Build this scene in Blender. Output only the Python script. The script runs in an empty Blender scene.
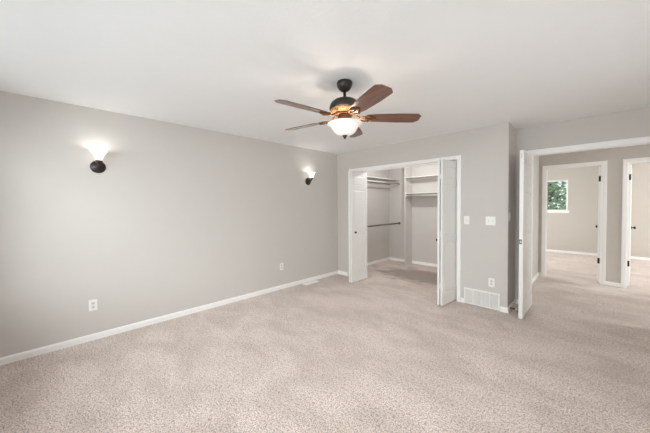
import bpy, bmesh, math, random
from mathutils import Vector, Matrix
random.seed(7)
S = bpy.context.scene
COL = S.collection
PI = math.pi

# ------------------------------------------------------------------ camera
YAW, PIT, ROL = math.radians(45.006), math.radians(-1.3497), math.radians(-0.4326)
F = Vector((-math.sin(YAW)*math.cos(PIT), math.cos(YAW)*math.cos(PIT), math.sin(PIT)))
R0 = Vector((math.cos(YAW), math.sin(YAW), 0)); U0 = R0.cross(F)
R1 = R0*math.cos(ROL)+U0*math.sin(ROL); U1 = U0*math.cos(ROL)-R0*math.sin(ROL)
cam_d = bpy.data.cameras.new('camera'); cam = bpy.data.objects.new('camera', cam_d); COL.objects.link(cam)
M = Matrix((R1, U1, -F)).transposed().to_4x4(); M.translation = Vector((0, 0, 1.4026))
cam.matrix_world = M
cam_d.sensor_fit = 'HORIZONTAL'; cam_d.sensor_width = 36
cam_d.lens = 272.4/650*36
cam_d.shift_y = -(216.5-211.79)/650
cam_d.clip_start = 0.03
S.camera = cam

# ------------------------------------------------------------------ view, world, added daylight panels
S.view_settings.view_transform = 'Standard'; S.view_settings.look = 'None'
S.view_settings.gamma = 1; S.view_settings.use_curve_mapping = False
S.view_settings.exposure = 0.04
S.cycles.max_bounces = 14; S.cycles.diffuse_bounces = 12; S.cycles.transparent_max_bounces = 12
S.cycles.use_adaptive_sampling = False; S.cycles.sample_clamp_indirect = 5
W = bpy.data.worlds.new('sky'); S.world = W; W.use_nodes = True
bg = W.node_tree.nodes['Background']
bg.inputs[0].default_value = (0.86, 0.93, 1.0, 1); bg.inputs[1].default_value = 1.5
W.cycles.sampling_method = 'NONE'

def area(name, loc, rot, sx, sy, watts, color):
    l = bpy.data.lights.new(name, 'AREA'); l.shape = 'RECTANGLE'; l.size = sx; l.size_y = sy
    l.energy = watts; l.color = color
    o = bpy.data.objects.new(name, l); o.location = loc; o.rotation_euler = rot; COL.objects.link(o)
    return o
def point(name, loc, watts, color, rad=.03, parent=None):
    l = bpy.data.lights.new(name, 'POINT'); l.energy = watts; l.color = color; l.shadow_soft_size = rad
    o = bpy.data.objects.new(name, l); o.location = loc; COL.objects.link(o)
    if parent: o.parent = parent
    return o
DAY_FILL = (.925, .965, 1.0)  # tint shared by the added fill panels
area('added_fill_back', (-.5, -2.3, 2.1), (math.radians(66), 0, 0), 4.2, 2.0, 285, DAY_FILL)        # faces +Y; fill panel added outside the back wall
area('added_fill_back_low', (-1.0, -2.0, .5), (math.radians(105), 0, 0), 4.2, 1.0, 30, DAY_FILL)  # added low fill, tilted up to lift the ceiling
area('added_fill_right', (2.3, 1.6, 2.1), (math.radians(66), 0, PI/2), 3.6, 2.0, 46, DAY_FILL)         # faces -X; fill panel added beyond the right wall
area('added_fill_right_low', (2.0, 1.6, .5), (math.radians(105), 0, PI/2), 3.6, 1.0, 14, DAY_FILL)  # second fill added on that side, low and aimed upward
area('added_fill_side_bedroom', (-3.6, 8.6, 1.7), (math.radians(80), 0, -PI/2), 1.8, 1.3, 215, DAY_FILL)   # faces +X; added to brighten the left room past the hall
area('added_fill_far_bedroom', (4.1, 8.6, 1.7), (math.radians(80), 0, PI/2), 1.8, 1.3, 290, DAY_FILL)      # faces -X; added to brighten the right room past the hall
area('added_fill_hall', (4.0, 5.65, 1.7), (math.radians(70), 0, PI/2), 1.2, 1.3, 86, DAY_FILL)  # fill added at the unseen hall end to lift its floor and walls
BULB = (.98, .97, .93)

# ------------------------------------------------------------------ materials
def lin(c):
    return tuple((v/12.92 if v <= .04045 else ((v+.055)/1.055)**2.4) for v in [x/255 for x in c]) + (1,)
def mat(name, col, rough=.5, metal=0, bump=None, spec=.5, coat=0):
    m = bpy.data.materials.new(name); m.use_nodes = True; nt = m.node_tree; b = nt.nodes['Principled BSDF']
    b.inputs['Roughness'].default_value = rough; b.inputs['Metallic'].default_value = metal
    b.inputs['Specular IOR Level'].default_value = spec
    b.inputs['Coat Weight'].default_value = coat; b.inputs['Coat Roughness'].default_value = .12
    c = lin(col)
    n = nt.nodes.new('ShaderNodeTexNoise'); n.inputs['Scale'].default_value = 9; n.inputs['Detail'].default_value = 4
    tc = nt.nodes.new('ShaderNodeTexCoord'); nt.links.new(tc.outputs['Object'], n.inputs['Vector'])
    mx = nt.nodes.new('ShaderNodeMix'); mx.data_type = 'RGBA'
    mx.inputs[6].default_value = tuple(v*.985 for v in c[:3])+(1,); mx.inputs[7].default_value = tuple(min(1, v*1.015) for v in c[:3])+(1,)
    nt.links.new(n.outputs['Fac'], mx.inputs[0]); nt.links.new(mx.outputs[2], b.inputs['Base Color'])
    if bump:
        sc, st, dist = bump
        n2 = nt.nodes.new('ShaderNodeTexNoise'); n2.inputs['Scale'].default_value = sc; n2.inputs['Detail'].default_value = 3
        nt.links.new(tc.outputs['Object'], n2.inputs['Vector'])
        bp = nt.nodes.new('ShaderNodeBump'); bp.inputs['Strength'].default_value = st; bp.inputs['Distance'].default_value = dist
        nt.links.new(n2.outputs['Fac'], bp.inputs['Height']); nt.links.new(bp.outputs['Normal'], b.inputs['Normal'])
    return m
m_wall = mat('wall_paint', (206, 201, 196), .75, bump=(90, .12, .002), spec=.3)
m_wall_dim = mat('wall_paint_dimmed', (200, 193, 186), .75, bump=(90, .12, .002), spec=.3)  # same wall paint, darkened to carry the dimmer light past the entry
m_ceil = mat('ceiling_paint', (242, 243, 244), .85, bump=(45, .22, .004), spec=.2)
m_trim = mat('white_trim_enamel', (246, 244, 242), .35)
m_door = mat('white_door_paint', (236, 234, 231), .4)
m_plate = mat('white_plastic', (240, 238, 234), .35)
m_slot = mat('dark_slot', (120, 116, 110), .6)
m_recess = mat('grey_plastic_recess', (214, 212, 208), .5)
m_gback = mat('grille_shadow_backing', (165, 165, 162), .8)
m_bronze = mat('oil_rubbed_bronze', (58, 52, 50), .42, metal=.55)
m_iron = mat('brown_bronze', (108, 74, 48), .62, metal=.1, spec=.25)
m_black = mat('black_metal', (24, 22, 22), .4, metal=.4)
m_copper = mat('antique_copper', (190, 146, 100), .45, metal=.3, bump=(60, .2, .003))
m_rod = mat('closet_rod_metal', (120, 114, 104), .35, metal=.7)
m_rodw = mat('painted_rod', (206, 202, 195), .4)
m_shelf = mat('painted_shelf', (214, 210, 205), .5)
m_nickel = mat('brushed_nickel', (120, 116, 110), .35, metal=.8)

def carpet_mat():
    m = bpy.data.materials.new('beige_cut_pile_carpet'); m.use_nodes = True; nt = m.node_tree; N = nt.nodes; L = nt.links
    b = N['Principled BSDF']; b.inputs['Roughness'].default_value = .95; b.inputs['Specular IOR Level'].default_value = .1
    b.inputs['Sheen Weight'].default_value = .25
    tc = N.new('ShaderNodeTexCoord')
    def noise(scale, det, rough=.5, vec=None, dist=0):
        n = N.new('ShaderNodeTexNoise'); n.inputs['Scale'].default_value = scale; n.inputs['Detail'].default_value = det
        n.inputs['Roughness'].default_value = rough; n.inputs['Distortion'].default_value = dist
        L.new(vec or tc.outputs['Object'], n.inputs['Vector']); return n
    def ramp(src, a, bb):
        r = N.new('ShaderNodeMapRange'); r.inputs[1].default_value = a; r.inputs[2].default_value = bb
        L.new(src, r.inputs[0]); return r.outputs[0]
    # pile leaning different ways (vacuum swaths) : elongated patches
    mp = N.new('ShaderNodeMapping'); mp.inputs['Rotation'].default_value = (0, 0, math.radians(35)); mp.inputs['Scale'].default_value = (1.0, 1.9, 1)
    L.new(tc.outputs['Object'], mp.inputs['Vector'])
    n1 = noise(1.6, 4, .62, mp.outputs[0], .3)
    n2 = noise(45, 3, .7)
    n3 = noise(105, 2, .8)
    sw = ramp(n1.outputs['Fac'], .36, .60)
    ra = N.new('ShaderNodeMix'); ra.data_type = 'RGBA'
    ra.inputs[6].default_value = lin((221, 204, 194)); ra.inputs[7].default_value = lin((243, 227, 218))
    L.new(sw, ra.inputs[0])
    sp = ramp(n3.outputs['Fac'], .38, .54); sp2 = ramp(n2.outputs['Fac'], .28, .48)
    mul = N.new('ShaderNodeMath'); mul.operation = 'MULTIPLY'; L.new(sp, mul.inputs[0]); L.new(sp2, mul.inputs[1])
    rb = N.new('ShaderNodeMix'); rb.data_type = 'RGBA'; rb.blend_type = 'MULTIPLY'; rb.inputs[0].default_value = 1
    rc = N.new('ShaderNodeMix'); rc.data_type = 'RGBA'
    rc.inputs[6].default_value = (.40, .36, .345, 1); rc.inputs[7].default_value = (1.0, 1.0, 1.0, 1)
    L.new(mul.outputs[0], rc.inputs[0])
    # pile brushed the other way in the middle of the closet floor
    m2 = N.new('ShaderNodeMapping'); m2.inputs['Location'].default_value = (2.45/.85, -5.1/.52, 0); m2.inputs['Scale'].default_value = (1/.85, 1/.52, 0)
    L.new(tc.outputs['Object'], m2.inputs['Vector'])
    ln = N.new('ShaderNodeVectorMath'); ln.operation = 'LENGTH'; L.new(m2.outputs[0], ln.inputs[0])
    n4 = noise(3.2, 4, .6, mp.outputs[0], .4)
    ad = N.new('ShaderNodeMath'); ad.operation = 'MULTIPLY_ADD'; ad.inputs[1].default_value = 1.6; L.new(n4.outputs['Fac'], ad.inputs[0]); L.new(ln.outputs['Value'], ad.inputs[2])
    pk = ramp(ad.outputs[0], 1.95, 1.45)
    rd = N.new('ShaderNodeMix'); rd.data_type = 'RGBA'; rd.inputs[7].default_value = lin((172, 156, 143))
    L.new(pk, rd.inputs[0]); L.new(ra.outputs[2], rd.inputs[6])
    L.new(rd.outputs[2], rb.inputs[6]); L.new(rc.outputs[2], rb.inputs[7]); L.new(rb.outputs[2], b.inputs['Base Color'])
    bp = N.new('ShaderNodeBump'); bp.inputs['Strength'].default_value = .6; bp.inputs['Distance'].default_value = .012
    L.new(n3.outputs['Fac'], bp.inputs['Height']); L.new(bp.outputs['Normal'], b.inputs['Normal'])
    return m
m_carpet = carpet_mat()

def wood_mat():
    m = bpy.data.materials.new('walnut_blade_wood'); m.use_nodes = True; nt = m.node_tree; N = nt.nodes; L = nt.links
    b = N['Principled BSDF']; b.inputs['Roughness'].default_value = .34; b.inputs['Coat Weight'].default_value = 1; b.inputs['Coat Roughness'].default_value = .16
    tc = N.new('ShaderNodeTexCoord'); mp = N.new('ShaderNodeMapping'); mp.inputs['Scale'].default_value = (2.2, 34, 8)
    L.new(tc.outputs['Object'], mp.inputs['Vector'])
    n = N.new('ShaderNodeTexNoise'); n.inputs['Scale'].default_value = 2.2; n.inputs['Detail'].default_value = 6; n.inputs['Distortion'].default_value = .5
    L.new(mp.outputs[0], n.inputs['Vector'])
    r = N.new('ShaderNodeValToRGB'); r.color_ramp.elements[0].position = .32; r.color_ramp.elements[0].color = lin((66, 38, 26))
    r.color_ramp.elements[1].position = .7; r.color_ramp.elements[1].color = lin((134, 78, 50))
    L.new(n.outputs['Fac'], r.inputs[0]); L.new(r.outputs[0], b.inputs['Base Color'])
    return m
m_wood = wood_mat()

def shade_mat(name, col, emit, trans=.6):
    m = bpy.data.materials.new(name); m.use_nodes = True; nt = m.node_tree; N = nt.nodes; L = nt.links
    N.remove(N['Principled BSDF']); out = N['Material Output']
    t = N.new('ShaderNodeBsdfTranslucent'); t.inputs[0].default_value = col
    d = N.new('ShaderNodeBsdfPrincipled'); d.inputs['Base Color'].default_value = col; d.inputs['Roughness'].default_value = .25
    n = N.new('ShaderNodeTexNoise'); n.inputs['Scale'].default_value = 14; n.inputs['Detail'].default_value = 3
    tc = N.new('ShaderNodeTexCoord'); L.new(tc.outputs['Object'], n.inputs['Vector'])
    mr = N.new('ShaderNodeMapRange'); mr.inputs[3].default_value = emit*.8; mr.inputs[4].default_value = emit*1.2; L.new(n.outputs['Fac'], mr.inputs[0])
    mx = N.new('ShaderNodeMixShader'); mx.inputs[0].default_value = 1-trans; L.new(t.outputs[0], mx.inputs[1]); L.new(d.outputs[0], mx.inputs[2])
    m.cycles.emission_sampling = 'NONE'
    e = N.new('ShaderNodeEmission'); e.inputs[0].default_value = col; L.new(mr.outputs[0], e.inputs[1])
    a = N.new('ShaderNodeAddShader'); L.new(mx.outputs[0], a.inputs[0]); L.new(e.outputs[0], a.inputs[1]); L.new(a.outputs[0], out.inputs[0])
    return m
m_bowl = shade_mat('alabaster_glass', (.93, .90, .85, 1), .16, .05)
m_sconce = shade_mat('frosted_sconce_glass', (1, .975, .94, 1), .5, .4)

def glass_mat():
    m = bpy.data.materials.new('window_glass'); m.use_nodes = True; nt = m.node_tree; N = nt.nodes; L = nt.links
    N.remove(N['Principled BSDF']); out = N['Material Output']
    t = N.new('ShaderNodeBsdfTransparent'); t.inputs[0].default_value = (.95, .97, .96, 1)
    g = N.new('ShaderNodeBsdfGlossy'); g.inputs['Roughness'].default_value = .02
    mx = N.new('ShaderNodeMixShader'); mx.inputs[0].default_value = .06
    L.new(t.outputs[0], mx.inputs[1]); L.new(g.outputs[0], mx.inputs[2]); L.new(mx.outputs[0], out.inputs[0])
    return m
m_glass = glass_mat()
m_leaf = mat('leaf_green', (96, 128, 72), .6)
m_leaf.node_tree.nodes['Noise Texture'].inputs['Scale'].default_value = 2.5
for n_ in m_leaf.node_tree.nodes:
    if n_.type == 'MIX':
        n_.inputs[6].default_value = lin((78, 124, 70)); n_.inputs[7].default_value = lin((208, 230, 190))
m_bark = mat('tree_bark', (92, 78, 64), .9, bump=(30, .5, .02))
m_grass = mat('lawn_grass', (96, 122, 66), .9, bump=(40, .6, .03))

# ------------------------------------------------------------------ mesh helpers
def box(bm, x0, x1, y0, y1, z0, z1, mi=0):
    v = [bm.verts.new((x, y, z)) for x in (x0, x1) for y in (y0, y1) for z in (z0, z1)]
    for f in ((0, 1, 3, 2), (4, 6, 7, 5), (0, 4, 5, 1), (2, 3, 7, 6), (0, 2, 6, 4), (1, 5, 7, 3)):
        bm.faces.new([v[i] for i in f]).material_index = mi
def lathe(bm, prof, seg=32, ctr=(0, 0, 0), axis='Z', cap=True, mi=0):
    rings = []
    for r, h in prof:
        ring = []
        for k in range(seg):
            a = 2*PI*k/seg; c, s = r*math.cos(a), r*math.sin(a)
            p = {'Z': (c, s, h), 'X': (h, c, s), 'Y': (c, h, s)}[axis]
            ring.append(bm.verts.new((p[0]+ctr[0], p[1]+ctr[1], p[2]+ctr[2])))
        rings.append(ring)
    for a, b in zip(rings, rings[1:]):
        for k in range(seg):
            f = bm.faces.new((a[k], a[(k+1) % seg], b[(k+1) % seg], b[k])); f.smooth = True; f.material_index = mi
    if cap:
        for ring in (rings[0], rings[-1]):
            f = bm.faces.new(ring); f.material_index = mi
def tube(bm, pts, r, seg=10, cap=True):
    pts = [Vector(p) for p in pts]; rings = []
    up = Vector((0, 0, 1))
    for i, p in enumerate(pts):
        t = (pts[min(i+1, len(pts)-1)]-pts[max(i-1, 0)]).normalized()
        u = t.cross(up)
        if u.length < 1e-3: u = t.cross(Vector((1, 0, 0)))
        u.normalize(); w = t.cross(u)
        rr = r[i] if isinstance(r, (list, tuple)) else r
        rings.append([bm.verts.new(p+u*(rr*math.cos(2*PI*k/seg))+w*(rr*math.sin(2*PI*k/seg))) for k in range(seg)])
    for a, b in zip(rings, rings[1:]):
        for k in range(seg):
            bm.faces.new((a[k], a[(k+1) % seg], b[(k+1) % seg], b[k])).smooth = True
    if cap:
        bm.faces.new(rings[0]); bm.faces.new(rings[-1])
def obj(name, bm, m, parent=None, bevel=0, loc=None, rot=None, seg=2):
    bmesh.ops.recalc_face_normals(bm, faces=bm.faces)
    me = bpy.data.meshes.new(name); bm.to_mesh(me); bm.free()
    for mm in (m if isinstance(m, (list, tuple)) else [m]): me.materials.append(mm)
    o = bpy.data.objects.new(name, me); COL.objects.link(o)
    if parent: o.parent = parent
    if loc: o.location = loc
    if rot: o.rotation_euler = rot
    if bevel:
        b = o.modifiers.new('bevel', 'BEVEL'); b.width = bevel; b.segments = seg; b.limit_method = 'ANGLE'; b.angle_limit = math.radians(40)
    return o
def mk(fn, *a, **k):
    bm = bmesh.new(); fn(bm, *a, **k); return bm
def boxes(*bs):
    bm = bmesh.new()
    for b in bs: box(bm, *b)
    return bm
def thing(name, label, cat, loc=(0, 0, 0), rz=0, group=None, kind=None):
    o = bpy.data.objects.new(name, None); COL.objects.link(o); o.empty_display_size = .1
    o.location = loc; o.rotation_euler = (0, 0, rz); tag(o, label, cat, group, kind); return o
def tag(o, label=None, cat=None, group=None, kind=None):
    if label: o['label'] = label
    if cat: o['category'] = cat
    if group: o['group'] = group
    if kind: o['kind'] = kind
    return o
def struct(name, bm, m, label=None, bevel=0):
    return tag(obj(name, bm, m, bevel=bevel), label, None, None, 'structure')
def dup(root, loc, rz, label):
    r = root.copy(); COL.objects.link(r); r.location = loc; r.rotation_euler = (0, 0, rz); r['label'] = label
    for ch in list(root.children):
        c = ch.copy(); COL.objects.link(c); c.parent = r
        for g in list(ch.children):
            d = g.copy(); COL.objects.link(d); d.parent = c
    return r

# ------------------------------------------------------------------ room shell
XL, XR, YB, YC, YE = -3.751, .75, -.65, 4.116, 4.581     # left, right, back, closet front, entry wall
XH, YK, YH, YF = -.806, 6.07, 6.68, 10.25                # return wall, closet back, hall far wall, far bedrooms' wall
T = .115; H = 2.44; XF = 3.6
def wall_y(y0, x0, x1, holes=()):       # wall running along X, thickness T from y0
    bs = []; x = x0
    for hx0, hx1, hz0, hz1 in sorted(holes):
        bs.append((x, hx0, y0, y0+T, 0, H))
        if hz0 > 0: bs.append((hx0, hx1, y0, y0+T, 0, hz0))
        bs.append((hx0, hx1, y0, y0+T, hz1, H)); x = hx1
    bs.append((x, x1, y0, y0+T, 0, H)); return boxes(*bs)
def wall_x(x0, y0, y1, holes=()):
    bs = []; y = y0
    for hy0, hy1, hz0, hz1 in sorted(holes):
        bs.append((x0, x0+T, y, hy0, 0, H))
        if hz0 > 0: bs.append((x0, x0+T, hy0, hy1, 0, hz0))
        bs.append((x0, x0+T, hy0, hy1, hz1, H)); y = hy1
    bs.append((x0, x0+T, y, y1, 0, H)); return boxes(*bs)
struct('floor', boxes((XL-.2, XF+.2, YB-.2, YF+.2, -.12, 0)), m_carpet, 'beige cut pile carpet covering bedroom, closet and hall')
struct('ceiling', boxes((XL-.2, XF+.2, YB-.2, YF+.2, H, H+.1)), m_ceil, 'lightly textured white ceiling')
struct('wall_left', wall_x(XL-T, YB-T, YK+T), m_wall, 'long greige wall with two sconces')
struct('wall_closet', wall_y(YC, XL, XH, [(-3.401, -1.411, 0, 2.065)]), m_wall, 'greige wall around the closet opening')
struct('wall_return', wall_x(XH-T, YC+T, YH), m_wall, 'short greige return wall beside the open white door')
struct('wall_entry', wall_y(YE, XH, XF, [(-.65, .62, 0, 2.075)]), m_wall, 'greige wall above the double door opening')
struct('wall_closet_back', wall_y(YK, XL, XH-T), m_wall, 'back wall inside the closet')
struct('wall_hall_far', wall_y(YH, -3.1, XF, [(-.715, .07, 0, 2.084), (.33, 1.13, 0, 2.084)]), m_wall_dim, 'hall wall with two open doorways')
struct('wall_right', wall_x(XR, YB-T, YE, [(.5, 3.2, .75, 2.15)]), m_wall)
struct('wall_back', wall_y(YB-T, XL, XR, [(-3.2, .45, .75, 2.15)]), m_wall)
struct('wall_far', wall_y(YF, -3.1, XF, [(-1.5, -.59, 1.19, 2.075)]), m_wall_dim, 'far bedroom wall with a window onto trees')
struct('wall_side', wall_x(-3.1-T, YH, YF+T, [(7.9, 9.3, .95, 2.05)]), m_wall_dim)
struct('wall_partition', wall_x(.16, YH+T, YF), m_wall_dim)
struct('wall_end', wall_x(XF, YE, YF+T, [(5.05, 6.25, .6, 2.15), (7.9, 9.3, .95, 2.05)]), m_wall_dim)

# baseboards: profile extruded along an axis
BH, BT = .066, .012
def base_x(bm, x, y0, y1, s):      # along Y on wall x, s=+1 projects to +X
    pr = [(0, 0), (BT, 0), (BT, BH-.014), (BT*.45, BH-.002), (0, BH)]
    a = [bm.verts.new((x+s*u, y0, z)) for u, z in pr]; b = [bm.verts.new((x+s*u, y1, z)) for u, z in pr]
    for k in range(5): bm.faces.new((a[k], a[(k+1) % 5], b[(k+1) % 5], b[k]))
    bm.faces.new(a); bm.faces.new(b)
def base_y(bm, y, x0, x1, s):
    pr = [(0, 0), (BT, 0), (BT, BH-.014), (BT*.45, BH-.002), (0, BH)]
    a = [bm.verts.new((x0, y+s*u, z)) for u, z in pr]; b = [bm.verts.new((x1, y+s*u, z)) for u, z in pr]
    for k in range(5): bm.faces.new((a[k], a[(k+1) % 5], b[(k+1) % 5], b[k]))
    bm.faces.new(a); bm.faces.new(b)
def bb(name, *runs):
    bm = bmesh.new()
    for kind, *r in runs: (base_x if kind == 'x' else base_y)(bm, *r)
    return struct(name, bm, m_trim)
bb('baseboard_left', ('x', XL, YB, YC, 1))
bb('baseboard_closet_wall', ('y', YC, XL+BT, -3.487, -1), ('y', YC, -1.371, -1.329, -1), ('y', YC, -.885, XH+BT, -1))
bb('baseboard_return', ('x', XH, YC, YE, 1))
bb('baseboard_entry', ('y', YE, XH+BT, -.705, -1), ('y', YE, .675, XR, -1))
bb('baseboard_right', ('x', XR, YB, YE-BT, -1))
bb('baseboard_back', ('y', YB, XL+BT, XR-BT, 1))
bb('baseboard_closet_inside', ('x', XL, YC+T, YK, 1), ('y', YK, XL+BT, -3.149, -1), ('y', YK, -3.13, XH-T-BT, -1), ('x', XH-T, YC+T, YK, -1))
bb('baseboard_hall', ('x', XH, YE+T, YH, 1), ('y', YH, XH+BT, -.760, -1), ('y', YH, .113, .287, -1), ('y', YH, 1.175, XF-BT, -1))
bb('baseboard_far', ('y', YF, -3.1, .16, -1), ('y', YF, .16+T, XF, -1))
bb('baseboard_side', ('x', -3.1, YH+T, YF-BT, 1))
bb('baseboard_partition', ('x', .16, YH+T, YF-BT, -1), ('x', .16+T, YH+T, YF-BT, 1))

# door casings (jamb liner + moulded casing on the faces)
def casing(name, x0, x1, y0, ztop, cw, faces=(-1, 1), stop=None, label=None, hollow=.02):
    """x0,x1 = clear opening; jamb liner hollow thick; wall from y0 to y0+T"""
    bm = bmesh.new(); j = hollow
    box(bm, x0-j, x0, y0, y0+T, 0, ztop+j); box(bm, x1, x1+j, y0, y0+T, 0, ztop+j); box(bm, x0, x1, y0, y0+T, ztop, ztop+j)
    for s in faces:
        ya, yb = (y0-.013, y0) if s < 0 else (y0+T, y0+T+.013)
        yc, yd = (y0-.018, y0-.013) if s < 0 else (y0+T+.013, y0+T+.018)
        g = .005
        for (e0, e1, q0, q1) in ((g, cw, ya, yb), (cw*.55, cw-.004, yc, yd)):
            box(bm, x0-e1, x0-e0, q0, q1, 0, ztop+e1)
            box(bm, x1+e0, x1+e1, q0, q1, 0, ztop+e1)
            box(bm, x0-e0, x1+e0, q0, q1, ztop+e0, ztop+e1)
    if stop is not None:
        box(bm, x0, x0+.011, stop, stop+.034, 0, ztop); box(bm, x1-.011, x1, stop, stop+.034, 0, ztop); box(bm, x0+.011, x1-.011, stop, stop+.034, ztop-.011, ztop)
    return struct(name, bm, m_trim, label, bevel=.002)
casing('trim_1', -3.381, -1.431, YC, 2.045, .056, faces=(-1,), label='white casing around the closet opening')
casing('trim_2', -.63, .60, YE, 2.055, .068, label='white casing around the double door opening')
casing('trim_3', -.695, .05, YH, 2.064, .062, stop=YH+.035, label='white casing around the hall doorway to the room with the window')
casing('trim_4', .35, 1.11, YH, 2.064, .062, stop=YH+.035, label='white casing around the right hall doorway')

# closet bifold track
struct('trim_5', boxes((-3.381, -1.431, 4.176, 4.206, 2.027, 2.045)), m_trim, 'white track under the closet header')

# ------------------------------------------------------------------ windows
def window(name, x0, x1, z0, z1, y, out, along='x', label=None, mull=True, sill=True, inner=-1):
    """frame in the opening of a wall; along x: wall runs along X at y..y+T"""
    r = thing(name, label, None, kind='structure')
    def B(u0, u1, v0, v1, a, b):
        return (u0, u1, v0, v1, a, b) if along == 'x' else (v0, v1, u0, u1, a, b)
    f = .035
    yo0, yo1 = y+T*.45, y+T*.8
    bm = boxes(B(x0, x0+f, yo0, yo1, z0, z1), B(x1-f, x1, yo0, yo1, z0, z1), B(x0+f, x1-f, yo0, yo1, z0, z0+f), B(x0+f, x1-f, yo0, yo1, z1-f, z1))
    if mull:
        c = (x0+x1)/2; box(bm, *B(c-.02, c+.02, yo0, yo1, z0+f, z1-f))
    obj('window_frame', bm, m_trim, r)
    obj('glass_pane', boxes(B(x0+f, x1-f, (yo0+yo1)/2-.003, (yo0+yo1)/2+.003, z0+f, z1-f)), m_glass, r)
    if sill:
        s0, s1 = (y-.035, yo0) if inner < 0 else (yo1, y+T+.035)
        if inner < 0:
            bm = boxes(B(x0, x1, y, yo0, z0, z0+.018), B(x0-.04, x1+.04, y-.03, y, z0-.002, z0+.018), B(x0-.03, x1+.03, y-.012, y, z0-.055, z0-.002))
        else:
            bm = boxes(B(x0, x1, yo1, y+T, z0, z0+.018), B(x0-.04, x1+.04, y+T, y+T+.03, z0-.002, z0+.018), B(x0-.03, x1+.03, y+T, y+T+.012, z0-.055, z0-.002))
        obj('window_sill', bm, m_trim, r)
    return r
window('window_1', -1.5, -.59, 1.19, 2.075, YF, 1, label='window onto green trees in the room beyond the hall', mull=False)
window('added_window_2', -3.2, .45, .75, 2.15, YB-T, 1, inner=1)  # unseen window added behind the camera to let the fill in
window('added_window_3', .5, 3.2, .75, 2.15, XR, 1, along='y')  # unseen window added beside the camera, sized for the light it admits
window('added_window_4', 7.9, 9.3, .95, 2.05, -3.1-T, 1, along='y', inner=1)  # unseen window added to light the left far room
window('added_window_5', 7.9, 9.3, .95, 2.05, XF, 1, along='y')  # unseen window added to light the right far room
window('added_window_6', 5.05, 6.25, .6, 2.15, XF, 1, along='y')  # unseen window added at the end of the hall to light it

# ------------------------------------------------------------------ doors
def panel_door(bm, W_, H_, T_, rows, st, z0=.0):
    """leaf in local x 0..W, y 0..T, moulded recessed panels with raised fields on both faces; rows = [(z0,z1),...]"""
    def grid(y, s):
        # faces built as boxes: stiles, rails; recess; raised field
        pass
    box(bm, 0, st, 0, T_, z0, z0+H_); box(bm, W_-st, W_, 0, T_, z0, z0+H_)
    zs = [z0]+[v for r in rows for v in r]+[z0+H_]
    for a, b in zip(zs[::2], zs[1::2]): box(bm, st, W_-st, 0, T_, a, b)
    d = .009
    for a, b in rows:
        box(bm, st, W_-st, d, T_-d, a, b)
        g = .028
        for (ya, yb, yc) in ((d, d-.006, 0), (T_-d, T_-d+.006, 0)):
            o4 = [(st+.008, a+.008), (W_-st-.008, a+.008), (W_-st-.008, b-.008), (st+.008, b-.008)]
            i4 = [(st+g, a+g), (W_-st-g, a+g), (W_-st-g, b-g), (st+g, b-g)]
            vo = [bm.verts.new((x, ya, z)) for x, z in o4]; vi = [bm.verts.new((x, yb, z)) for x, z in i4]
            for k in range(4): bm.faces.new((vo[k], vo[(k+1) % 4], vi[(k+1) % 4], vi[k]))
            bm.faces.new(vi); bm.faces.new(vo)
def knob(parent, loc, rot, m, r=.026, name='door_knob', L=.058):
    bm = bmesh.new()
    lathe(bm, [(.001, 0), (r*1.12, 0), (r*1.12, .004), (r*.95, .007), (r*.4, .009), (r*.36, L*.45), (r*.62, L*.55), (r*.95, L*.68), (r, L*.8), (r*.85, L*.93), (r*.45, L), (.001, L)], 20, cap=False)
    return obj(name, bm, m, parent, loc=loc, rot=rot)

# door_1: open leaf of the bedroom double door. local x along leaf from hinge, y across thickness
d1 = thing('door_1', 'open white panelled door leaf at the bedroom entry', None, (-.664, 4.566, .014), -PI/2, kind='structure')
DW, DH, DT = .60, 2.03, .042
bm = bmesh.new(); panel_door(bm, DW, DH, DT, [(.24, .86), (1.02, 1.53), (1.60, 1.91)], .095)
obj('door_leaf', bm, m_door, d1, bevel=.002)
lp = obj('latch_plate', boxes((DW, DW+.0025, .001, .030, .905, .962)), m_nickel, d1, bevel=.001)
obj('latch_bolt', boxes((DW+.0025, DW+.010, .013, .026, .922, .944)), m_plate, lp, bevel=.002)
obj('flush_bolt', boxes((DW, DW+.0025, .013, .025, 1.93, 1.99)), m_recess, d1, bevel=.001)
for z in (.2, 1.02, 1.8):
    b = boxes((-.006, 0, .0, .034, z-.045, z+.045)); lathe(b, [(.006, z-.047), (.006, z+.047)], 10, ctr=(-.008, -.004, 0)); obj('hinge', b, m_nickel, d1)
# knob on the hidden (return wall) face would touch nothing: dummy leaf carries none

def passage_door(name, hinge, ang, sgn, label):
    """leaf opens into the far room; local x along the leaf away from the hinge; sgn: which side the leaf thickness lies"""
    d = thing(name, label, None, hinge, ang, kind='structure')
    w, h, t = .735, 2.03, .035
    bm = bmesh.new(); panel_door(bm, w, h, t, [(.24, .86), (1.02, 1.53), (1.60, 1.91)], .1)
    y0 = 0 if sgn > 0 else -t
    obj('door_leaf', bm, m_door, d, bevel=.002, loc=(0, y0, 0))
    for z in (.375, 1.82):
        b = boxes((-.0025, 0, y0+.002, y0+t-.002, z-.048, z+.048)); lathe(b, [(.0075, z-.05), (.0075, z+.05)], 12, ctr=(-.006, y0+(t if sgn < 0 else 0)+(.001 if sgn < 0 else -.001), 0))
        obj('hinge', b, m_black, d)
    knob(d, (w-.065, y0+t, .94), (-PI/2, 0, 0), m_black)
    knob(d, (w-.065, y0, .94), (PI/2, 0, 0), m_black)
    return d
passage_door('door_2', (.0425, YH+T+.004, .014), math.radians(87.6), +1, 'open white door leaf seen edge on, in the doorway of the room with the window')
passage_door('door_3', (.357, YH+T+.004, .014), math.radians(86), -1, 'open white door leaf seen edge on, in the right hall doorway')

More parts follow.
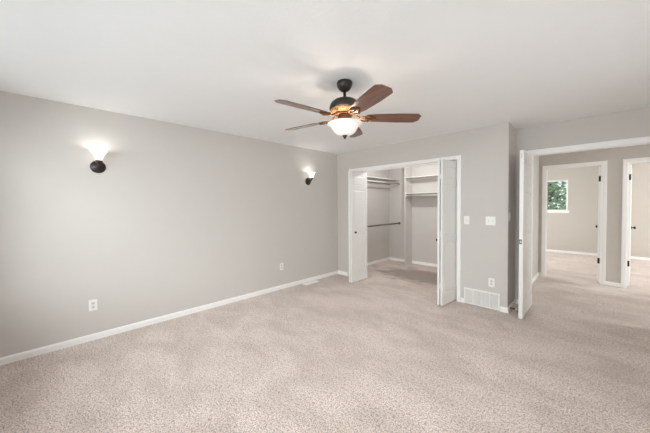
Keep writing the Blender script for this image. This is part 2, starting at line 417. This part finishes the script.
# bifold closet doors
BFW, BFH, BFT = .475, 2.0, .028
BROWS = [(.17, .86), (.96, 1.66), (1.74, 1.92)]
def bifold_leaf(root, a, b, knob_at=None, knob_side=1, name='door_panel'):
    """leaf from point a to b (centre line), world xy"""
    a = Vector((*a, 0)); b = Vector((*b, 0)); L_ = (b-a).length
    bm = bmesh.new(); panel_door(bm, L_, BFH, BFT, BROWS, .06)
    bmesh.ops.translate(bm, verts=bm.verts, vec=(0, -BFT/2, 0))
    o = obj(name, bm, m_door, root, bevel=.0015, loc=(a.x-root.location.x, a.y-root.location.y, 0), rot=(0, 0, math.atan2(b.y-a.y, b.x-a.x)))
    if knob_at:
        knob(o, (knob_at, knob_side*BFT/2, .895), (-PI/2*knob_side, 0, 0), m_black, r=.016, name='pull_knob', L=.032)
    return o
d4 = thing('door_4', 'folded pair of white bifold panels on the left of the closet', None, (-3.24, 4.15, .016), kind='structure')
bifold_leaf(d4, (-3.094, 3.745), (-3.094, 4.21), .10, -1)
bifold_leaf(d4, (-3.140, 3.752), (-3.350, 4.178))
d5 = thing('door_5', 'folded pair of white bifold panels on the right of the closet', None, (-1.5, 4.15, .016), kind='structure')
bifold_leaf(d5, (-1.539, 3.738), (-1.565, 4.21), .04, 1)
bifold_leaf(d5, (-1.498, 3.738), (-1.452, 4.20))
for d, xm in ((d4, -3.114), (d5, -1.519)):
    for z in (.26, .98, 1.77):
        obj('hinge', boxes((xm-.010-d.location.x, xm+.010-d.location.x, 3.752-4.15, 3.758-4.15, z-.03, z+.03)), m_plate, d)

# ------------------------------------------------------------------ closet fittings
dv = obj('closet_divider', boxes((-3.149, -3.13, 5.74, YK, 0, H)), m_shelf)
tag(dv, 'tall white vertical panel dividing the closet along its back wall', 'panel')
# left side shelf + cleats
cs = thing('closet_shelf', 'deep white shelf along the left closet wall above a hanging rod', 'shelf', (XL, 5.15, 2.0), group=None)
obj('board', boxes((0, .295, 4.26-5.15, YK-5.15, 0, .018)), m_shelf, cs, bevel=.002)
obj('cleat', boxes((0, .018, 4.26-5.15, YK-5.15-.018, -.045, 0)), m_shelf, cs)
obj('cleat', boxes((0, .28, YK-5.15-.018, YK-5.15, -.045, 0)), m_shelf, cs)
def rod(label, x, z, y0, y1, r, m):
    t = thing('closet_rod', label, 'rod', (x, y1, z))
    obj('bar', mk(tube, [(0, y0-y1+.004, 0), (0, -.004, 0)], r, 14), m, t)
    for yy, s in ((0, -1), (y0-y1, 1)):
        obj('socket', mk(lathe, [(r*1.9, yy), (r*1.9, yy+s*.004), (r*1.25, yy+s*.006), (r*1.25, yy+s*.016)], 18, axis='Y'), m, t)
    return t
rod('pale hanging rod under the shelf on the left closet wall', -3.46, 1.922, YC+T, YK-.018, .016, m_rodw)
rod('dark hanging rod at waist height along the left closet wall', -3.465, .946, YC+T, YK, .0165, m_rod)
s1 = thing('closet_shelf', 'top white shelf in the right half of the closet', 'shelf', (-3.13, YK, 2.015), group=None)
XRC = XH-T
obj('board', boxes((0, XRC+3.13, -.33, 0, 0, .018)), m_shelf, s1, bevel=.002)
obj('cleat', boxes((0, XRC+3.13, -.018, 0, -.04, 0)), m_shelf, s1)
s2 = thing('closet_shelf', 'second white shelf in the right half of the closet, above its rod', 'shelf', (-3.13, YK, 1.65), group=None)
obj('board', boxes((0, XRC+3.13, -.33, 0, 0, .018)), m_shelf, s2, bevel=.002)
obj('cleat', boxes((0, .018, -.33, 0, -.075, 0)), m_shelf, s2)
obj('cleat', boxes((.018, XRC+3.13, -.018, 0, -.04, 0)), m_shelf, s2)
t = thing('closet_rod', 'pale hanging rod under the second shelf in the right half of the closet', 'rod', (-3.112, 5.775, 1.605))
obj('bar', mk(tube, [(.004, 0, 0), (XRC+3.112-.004, 0, 0)], .015, 14), m_rodw, t)
for xx, s in ((0, 1), (XRC+3.112, -1)):
    obj('socket', mk(lathe, [(.026, xx), (.026, xx+s*.004), (.019, xx+s*.006), (.019, xx+s*.016)], 18, axis='X'), m_rodw, t)
# closet lamp on its ceiling (hidden from the photo by the header)
cl = thing('closet_light', 'small round ceiling lamp inside the closet', 'lamp', (-2.58, 4.95, H))
obj('lamp_base', mk(lathe, [(.06, 0), (.06, -.012), (.05, -.02)], 24), m_plate, cl)
obj('lamp_globe', mk(lathe, [(.03, -.02), (.04, -.04), (.045, -.07), (.038, -.10), (.02, -.118), (.001, -.122)], 24, cap=False), m_sconce, cl)
point('closet_bulb', (0, 0, -.165), 28, (.95, .97, .97), .02, cl)

# ------------------------------------------------------------------ wall plates
# local frame: plate in XZ, projecting to -Y; rz turns it
def outlet(loc, rz, label):
    t = thing('outlet', label, 'outlet', loc, rz)
    obj('cover_plate', boxes((-.036, .036, -.005, 0, -.058, .058)), m_plate, t, bevel=.0025)
    for z in (-.0195, .0195):
        bm = bmesh.new(); lathe(bm, [(.0165, -.0085), (.0165, -.005)], 20, ctr=(0, 0, z), axis='Y')
        rc = obj('receptacle', bm, m_recess, t)
        obj('slot', boxes((-.0075, -.0055, -.0093, -.0085, z-.004, z+.006), (.0055, .0075, -.0093, -.0085, z-.004, z+.006), (-.002, .002, -.0093, -.0085, z-.0115, z-.0075)), m_slot, rc)
    return t
o1 = outlet((-.987, YC, .358), 0, 'white wall outlet above the return air grille')
dup(o1, (XL, .28, .37), PI/2, 'white wall outlet low on the long wall, below the near sconce')
dup(o1, (XL, 2.705, .379), PI/2, 'white wall outlet low on the long wall near the floor register')
def switch(loc, rz, n, label):
    t = thing('light_switch', label, 'light switch', loc, rz)
    w = .036 if n == 1 else .058
    obj('cover_plate', boxes((-w, w, -.005, 0, -.058, .058)), m_plate, t, bevel=.0025)
    for k in range(n):
        x = 0 if n == 1 else (-.023 if k == 0 else .023)
        tg = obj('toggle', boxes((x-.006, x+.006, -.006, -.005, -.0125, .0125)), m_recess, t)
        obj('lever', boxes((x-.004, x+.004, -.017, -.006, .0, .009)), m_plate, tg, bevel=.001)
    return t
switch((-1.298, YC, 1.18), 0, 1, 'single white light switch beside the closet casing')
switch((-1.004, YC, 1.18), 0, 2, 'double white light switch above the outlet and grille')
switch((XH, 4.185, 1.234), PI/2, 1, 'white light switch on the narrow return wall, seen edge on')

# return air grille
g = thing('return_air_grille', 'wide white louvred return air grille set into the baseboard', 'vent', (-1.107, YC, .006))
gw, gh, fr = .219, .222, .018
bm = boxes((-gw, gw, -.014, 0, 0, fr), (-gw, gw, -.014, 0, gh-fr, gh), (-gw, -gw+fr, -.014, 0, fr, gh-fr), (gw-fr, gw, -.014, 0, fr, gh-fr))
obj('frame', bm, m_plate, g, bevel=.003)
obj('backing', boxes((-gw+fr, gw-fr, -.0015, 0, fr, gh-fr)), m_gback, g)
for k in range(3):
    x = -gw+fr+(2*gw-2*fr)*(k+1)/4
    obj('divider', boxes((x-.005, x+.005, -.014, -.003, fr, gh-fr)), m_plate, g)
bm = bmesh.new()
for k in range(14):
    z = fr+(gh-2*fr)*(k+.5)/14
    v = [bm.verts.new(p) for p in ((-gw+fr, -.012, z-.004), (gw-fr, -.012, z-.004), (gw-fr, -.003, z+.003), (-gw+fr, -.003, z+.003), (-gw+fr, -.012, z-.0025), (gw-fr, -.012, z-.0025), (gw-fr, -.003, z+.0045), (-gw+fr, -.003, z+.0045))]
    for f in ((0, 1, 2, 3), (4, 5, 6, 7), (0, 1, 5, 4), (2, 3, 7, 6), (0, 3, 7, 4), (1, 2, 6, 5)): bm.faces.new([v[i] for i in f])
obj('louvres', bm, m_plate, g)

# floor register
fr_ = thing('floor_register', 'white metal floor register in the carpet beside the long wall', 'vent', (-3.655, 3.28, .0), 0)
bm = boxes((-.055, .055, -.165, -.150, 0, .009), (-.055, .055, .150, .165, 0, .009), (-.055, -.040, -.15, .15, 0, .009), (.040, .055, -.15, .15, 0, .009), (-.003, .003, -.15, .15, .001, .008))
obj('frame', bm, m_trim, fr_, bevel=.002)
bm = bmesh.new()
for k in range(24):
    y = -.15+.3*(k+.5)/24; box(bm, -.04, .04, y-.0050, y+.0050, .001, .0085)
obj('fins', bm, m_trim, fr_)

# door stop
ds = thing('door_stop', 'small spring door stop with white tip behind the open door', 'door stop', (XH+BT, 4.21, .042))
bm = bmesh.new()
pts = [(.006+.055*k/60, .006*math.cos(k*.9), .006*math.sin(k*.9)) for k in range(61)]
tube(bm, pts, .0022, 6); lathe(bm, [(.011, 0), (.011, .006)], 14, axis='X')
obj('spring', bm, m_black, ds)
obj('rubber_tip', mk(lathe, [(.008, .06), (.010, .064), (.010, .074), (.006, .078)], 14, axis='X'), m_plate, ds)

# ------------------------------------------------------------------ wall sconces (local: wall at x=0, room side +X)
def sconce(loc, label):
    t = thing('wall_sconce', label, 'sconce', loc)
    obj('back_plate', mk(lathe, [(.066, 0), (.066, .006), (.060, .012), (.045, .016), (.030, .024), (.016, .030), (.001, .031)], 32, axis='X'), m_bronze, t)
    bm = bmesh.new(); tube(bm, [(.02, 0, 0), (.05, 0, -.006), (.078, 0, .0), (.095, 0, .016), (.10, 0, .034)], [.010, .009, .009, .010, .012], 12)
    obj('arm', bm, m_bronze, t)
    cup = mk(lathe, [(.010, .028), (.022, .032), (.030, .044), (.031, .056), (.028, .058)], 24, ctr=(.10, 0, 0))
    obj('shade_cup', cup, m_bronze, t)
    pr = [(.026, .052), (.030, .07), (.036, .095), (.046, .116), (.060, .137), (.072, .151), (.075, .155), (.070, .1525), (.058, .140), (.044, .118), (.033, .096), (.026, .068), (.018, .056)]
    obj('glass_shade', mk(lathe, pr, 36, ctr=(.10, 0, 0), cap=False), m_sconce, t)
    point('sconce_bulb', (.10, 0, .115), 1.35, BULB, .025, t)
    return t
sconce((XL, .35, 1.828), 'lit wall sconce on the long wall, above the outlet at its near end')
sconce((XL, 3.315, 1.842), 'lit wall sconce on the long wall, close to the closet corner')

# ------------------------------------------------------------------ ceiling fan (local z measured from the ceiling)
fan = thing('ceiling_fan', 'five blade walnut and bronze ceiling fan with lit glass bowl', 'ceiling fan', (-1.518, 1.762, H))
obj('canopy', mk(lathe, [(.062, 0), (.066, -.008), (.065, -.024), (.059, -.044), (.047, -.062), (.030, -.076), (.018, -.083), (.014, -.085)], 32), m_bronze, fan)
obj('downrod', mk(lathe, [(.0125, -.083), (.0125, -.126), (.022, -.130), (.022, -.142), (.0125, -.145)], 20), m_bronze, fan)
obj('motor_housing', mk(lathe, [(.020, -.142), (.055, -.146), (.092, -.158), (.116, -.178), (.127, -.202), (.129, -.224), (.123, -.231), (.10, -.232)], 40), m_bronze, fan)
bm = mk(lathe, [(.119, -.232), (.113, -.240), (.100, -.251), (.084, -.260), (.064, -.265)], 40)
for k in range(30):
    a = 2*PI*k/30; ca, sa = math.cos(a), math.sin(a)
    tube(bm, [(.120*ca, .120*sa, -.233), (.114*ca, .114*sa, -.241), (.101*ca, .101*sa, -.252), (.085*ca, .085*sa, -.262)], .0035, 6)
obj('vented_motor_skirt', bm, m_copper, fan)
obj('flywheel', mk(lathe, [(.060, -.265), (.072, -.267), (.072, -.275), (.056, -.278)], 32), m_iron, fan)
obj('switch_housing', mk(lathe, [(.054, -.278), (.058, -.283), (.058, -.315), (.064, -.322), (.064, -.334), (.03, -.338)], 32), m_iron, fan)
NB, R_TIP = 5, .642
ANG0 = math.radians(-25)
def blade_bm():
    bm = bmesh.new()
    out = [(.185, -.048), (.26, -.060), (.45, -.071), (R_TIP-.035, -.070), (R_TIP, -.036), (R_TIP, .036), (R_TIP-.035, .070), (.45, .071), (.26, .060), (.185, .048), (.17, .0)]
    lo = [bm.verts.new((x, y, -.003)) for x, y in out]; hi = [bm.verts.new((x, y, .003)) for x, y in out]
    bm.faces.new(lo); bm.faces.new(hi)
    for k in range(len(out)): bm.faces.new((lo[k], lo[(k+1) % len(out)], hi[(k+1) % len(out)], hi[k]))
    return bm
def iron_bm():
    bm = bmesh.new()
    # arm from the hub, splitting into an open loop that carries the blade
    tube(bm, [(.062, 0, .038), (.085, 0, .030), (.115, 0, .006), (.135, 0, -.005)], [.011, .010, .009, .009], 8)
    for s in (-1, 1):
        tube(bm, [(.130, 0, -.004), (.143, s*.026, -.008), (.170, s*.038, -.009), (.205, s*.034, -.009), (.235, s*.018, -.009), (.250, 0, -.009)], .0065, 8)
    tube(bm, [(.135, 0, -.006), (.19, 0, -.009), (.25, 0, -.009)], .006, 8)
    for x, y in ((.195, .035), (.195, -.035), (.25, 0)):
        lathe(bm, [(.010, -.016), (.012, -.012), (.012, -.004)], 12, ctr=(x, y, 0))
    return bm
blade0 = obj('blade', blade_bm(), m_wood, bevel=.0015)
iron0 = obj('blade_bracket', iron_bm(), m_iron)
PITCH = math.radians(-12)
for k in range(NB):
    a = ANG0+2*PI*k/NB
    b_, i_ = (blade0, iron0) if k == 0 else (blade0.copy(), iron0.copy())
    if k: COL.objects.link(b_); COL.objects.link(i_)
    b_.parent = fan; b_.location = (0, 0, -.300); b_.rotation_euler = (PITCH, 0, a)
    i_.parent = fan; i_.location = (0, 0, -.300); i_.rotation_euler = (PITCH, 0, a)
# glass bowl: open at the top, bell profile
pr = [(.143, -.343), (.147, -.346), (.145, -.351), (.134, -.357), (.119, -.366), (.109, -.380), (.101, -.396), (.090, -.414), (.070, -.430), (.044, -.441), (.014, -.446),
      (.014, -.442), (.042, -.437), (.067, -.426), (.086, -.411), (.097, -.394), (.105, -.378), (.115, -.363), (.131, -.353), (.140, -.348)]
pr = [(q, h-.004) for q, h in pr]
obj('glass_bowl', mk(lathe, pr, 44, cap=False), m_bowl, fan)
obj('finial', mk(lathe, [(.016, -.443), (.022, -.447), (.019, -.455), (.011, -.462), (.012, -.468), (.007, -.474), (.002, -.478)], 20), m_bronze, fan)
obj('light_stem', mk(lathe, [(.010, -.336), (.010, -.443)], 12), m_iron, fan)
for k in range(3):
    a = 2*PI*k/3+.4; bx, by = .06*math.cos(a), .06*math.sin(a)
    point('fan_bulb', (bx, by, -.385), 1.8, (1.0, .87, .72), .020, fan)

# ------------------------------------------------------------------ outside the far window
tag(obj('lawn', boxes((-14, 10, YF+T+.3, 34, -.9, -.8)), m_grass), 'green lawn outside the far window', 'lawn', None, 'structure')
def tree(x, y, h, r, n, seed, label):
    rnd = random.Random(seed)
    t = thing('tree', label, 'tree', (x, y, -.8), 0)
    bm = bmesh.new(); tube(bm, [(0, 0, 0), (.05, .02, h*.3), (-.04, 0, h*.6), (0, 0, h*.85)], [.14, .11, .08, .04], 10)
    for k in range(9):
        a = rnd.uniform(0, 2*PI); z = h*rnd.uniform(.3, .75)
        tube(bm, [(0, 0, z), (r*.4*math.cos(a), r*.4*math.sin(a), z+.25), (r*.8*math.cos(a), r*.8*math.sin(a), z+.6)], [.05, .03, .012], 6)
    obj('trunk', bm, m_bark, t)
    bm = bmesh.new()
    cl_ = [(rnd.gauss(0, r*.45), rnd.gauss(0, r*.45), h*.62+rnd.gauss(0, h*.2)) for _ in range(60)]
    for k in range(n):
        c = rnd.choice(cl_); p = Vector((c[0]+rnd.gauss(0, .22), c[1]+rnd.gauss(0, .22), c[2]+rnd.gauss(0, .2)))
        u = Vector((rnd.gauss(0, 1), rnd.gauss(0, 1), rnd.gauss(0, .6))).normalized(); w = u.cross(Vector((rnd.gauss(0, 1), rnd.gauss(0, 1), rnd.gauss(0, 1)))).normalized()
        s = rnd.uniform(.05, .10)
        bm.faces.new([bm.verts.new(p-u*s), bm.verts.new(p+w*s*.5+u*s*.1), bm.verts.new(p+u*s), bm.verts.new(p-w*s*.5+u*s*.1)])
    obj('foliage', bm, m_leaf, t)
tree(-1.7, 15.2, 4.3, 1.25, 7000, 3, 'broad green tree filling the far window')
tree(-5.4, 21.0, 5.6, 1.7, 6500, 8, 'paler green tree standing farther off, left of the broad tree in the far window')
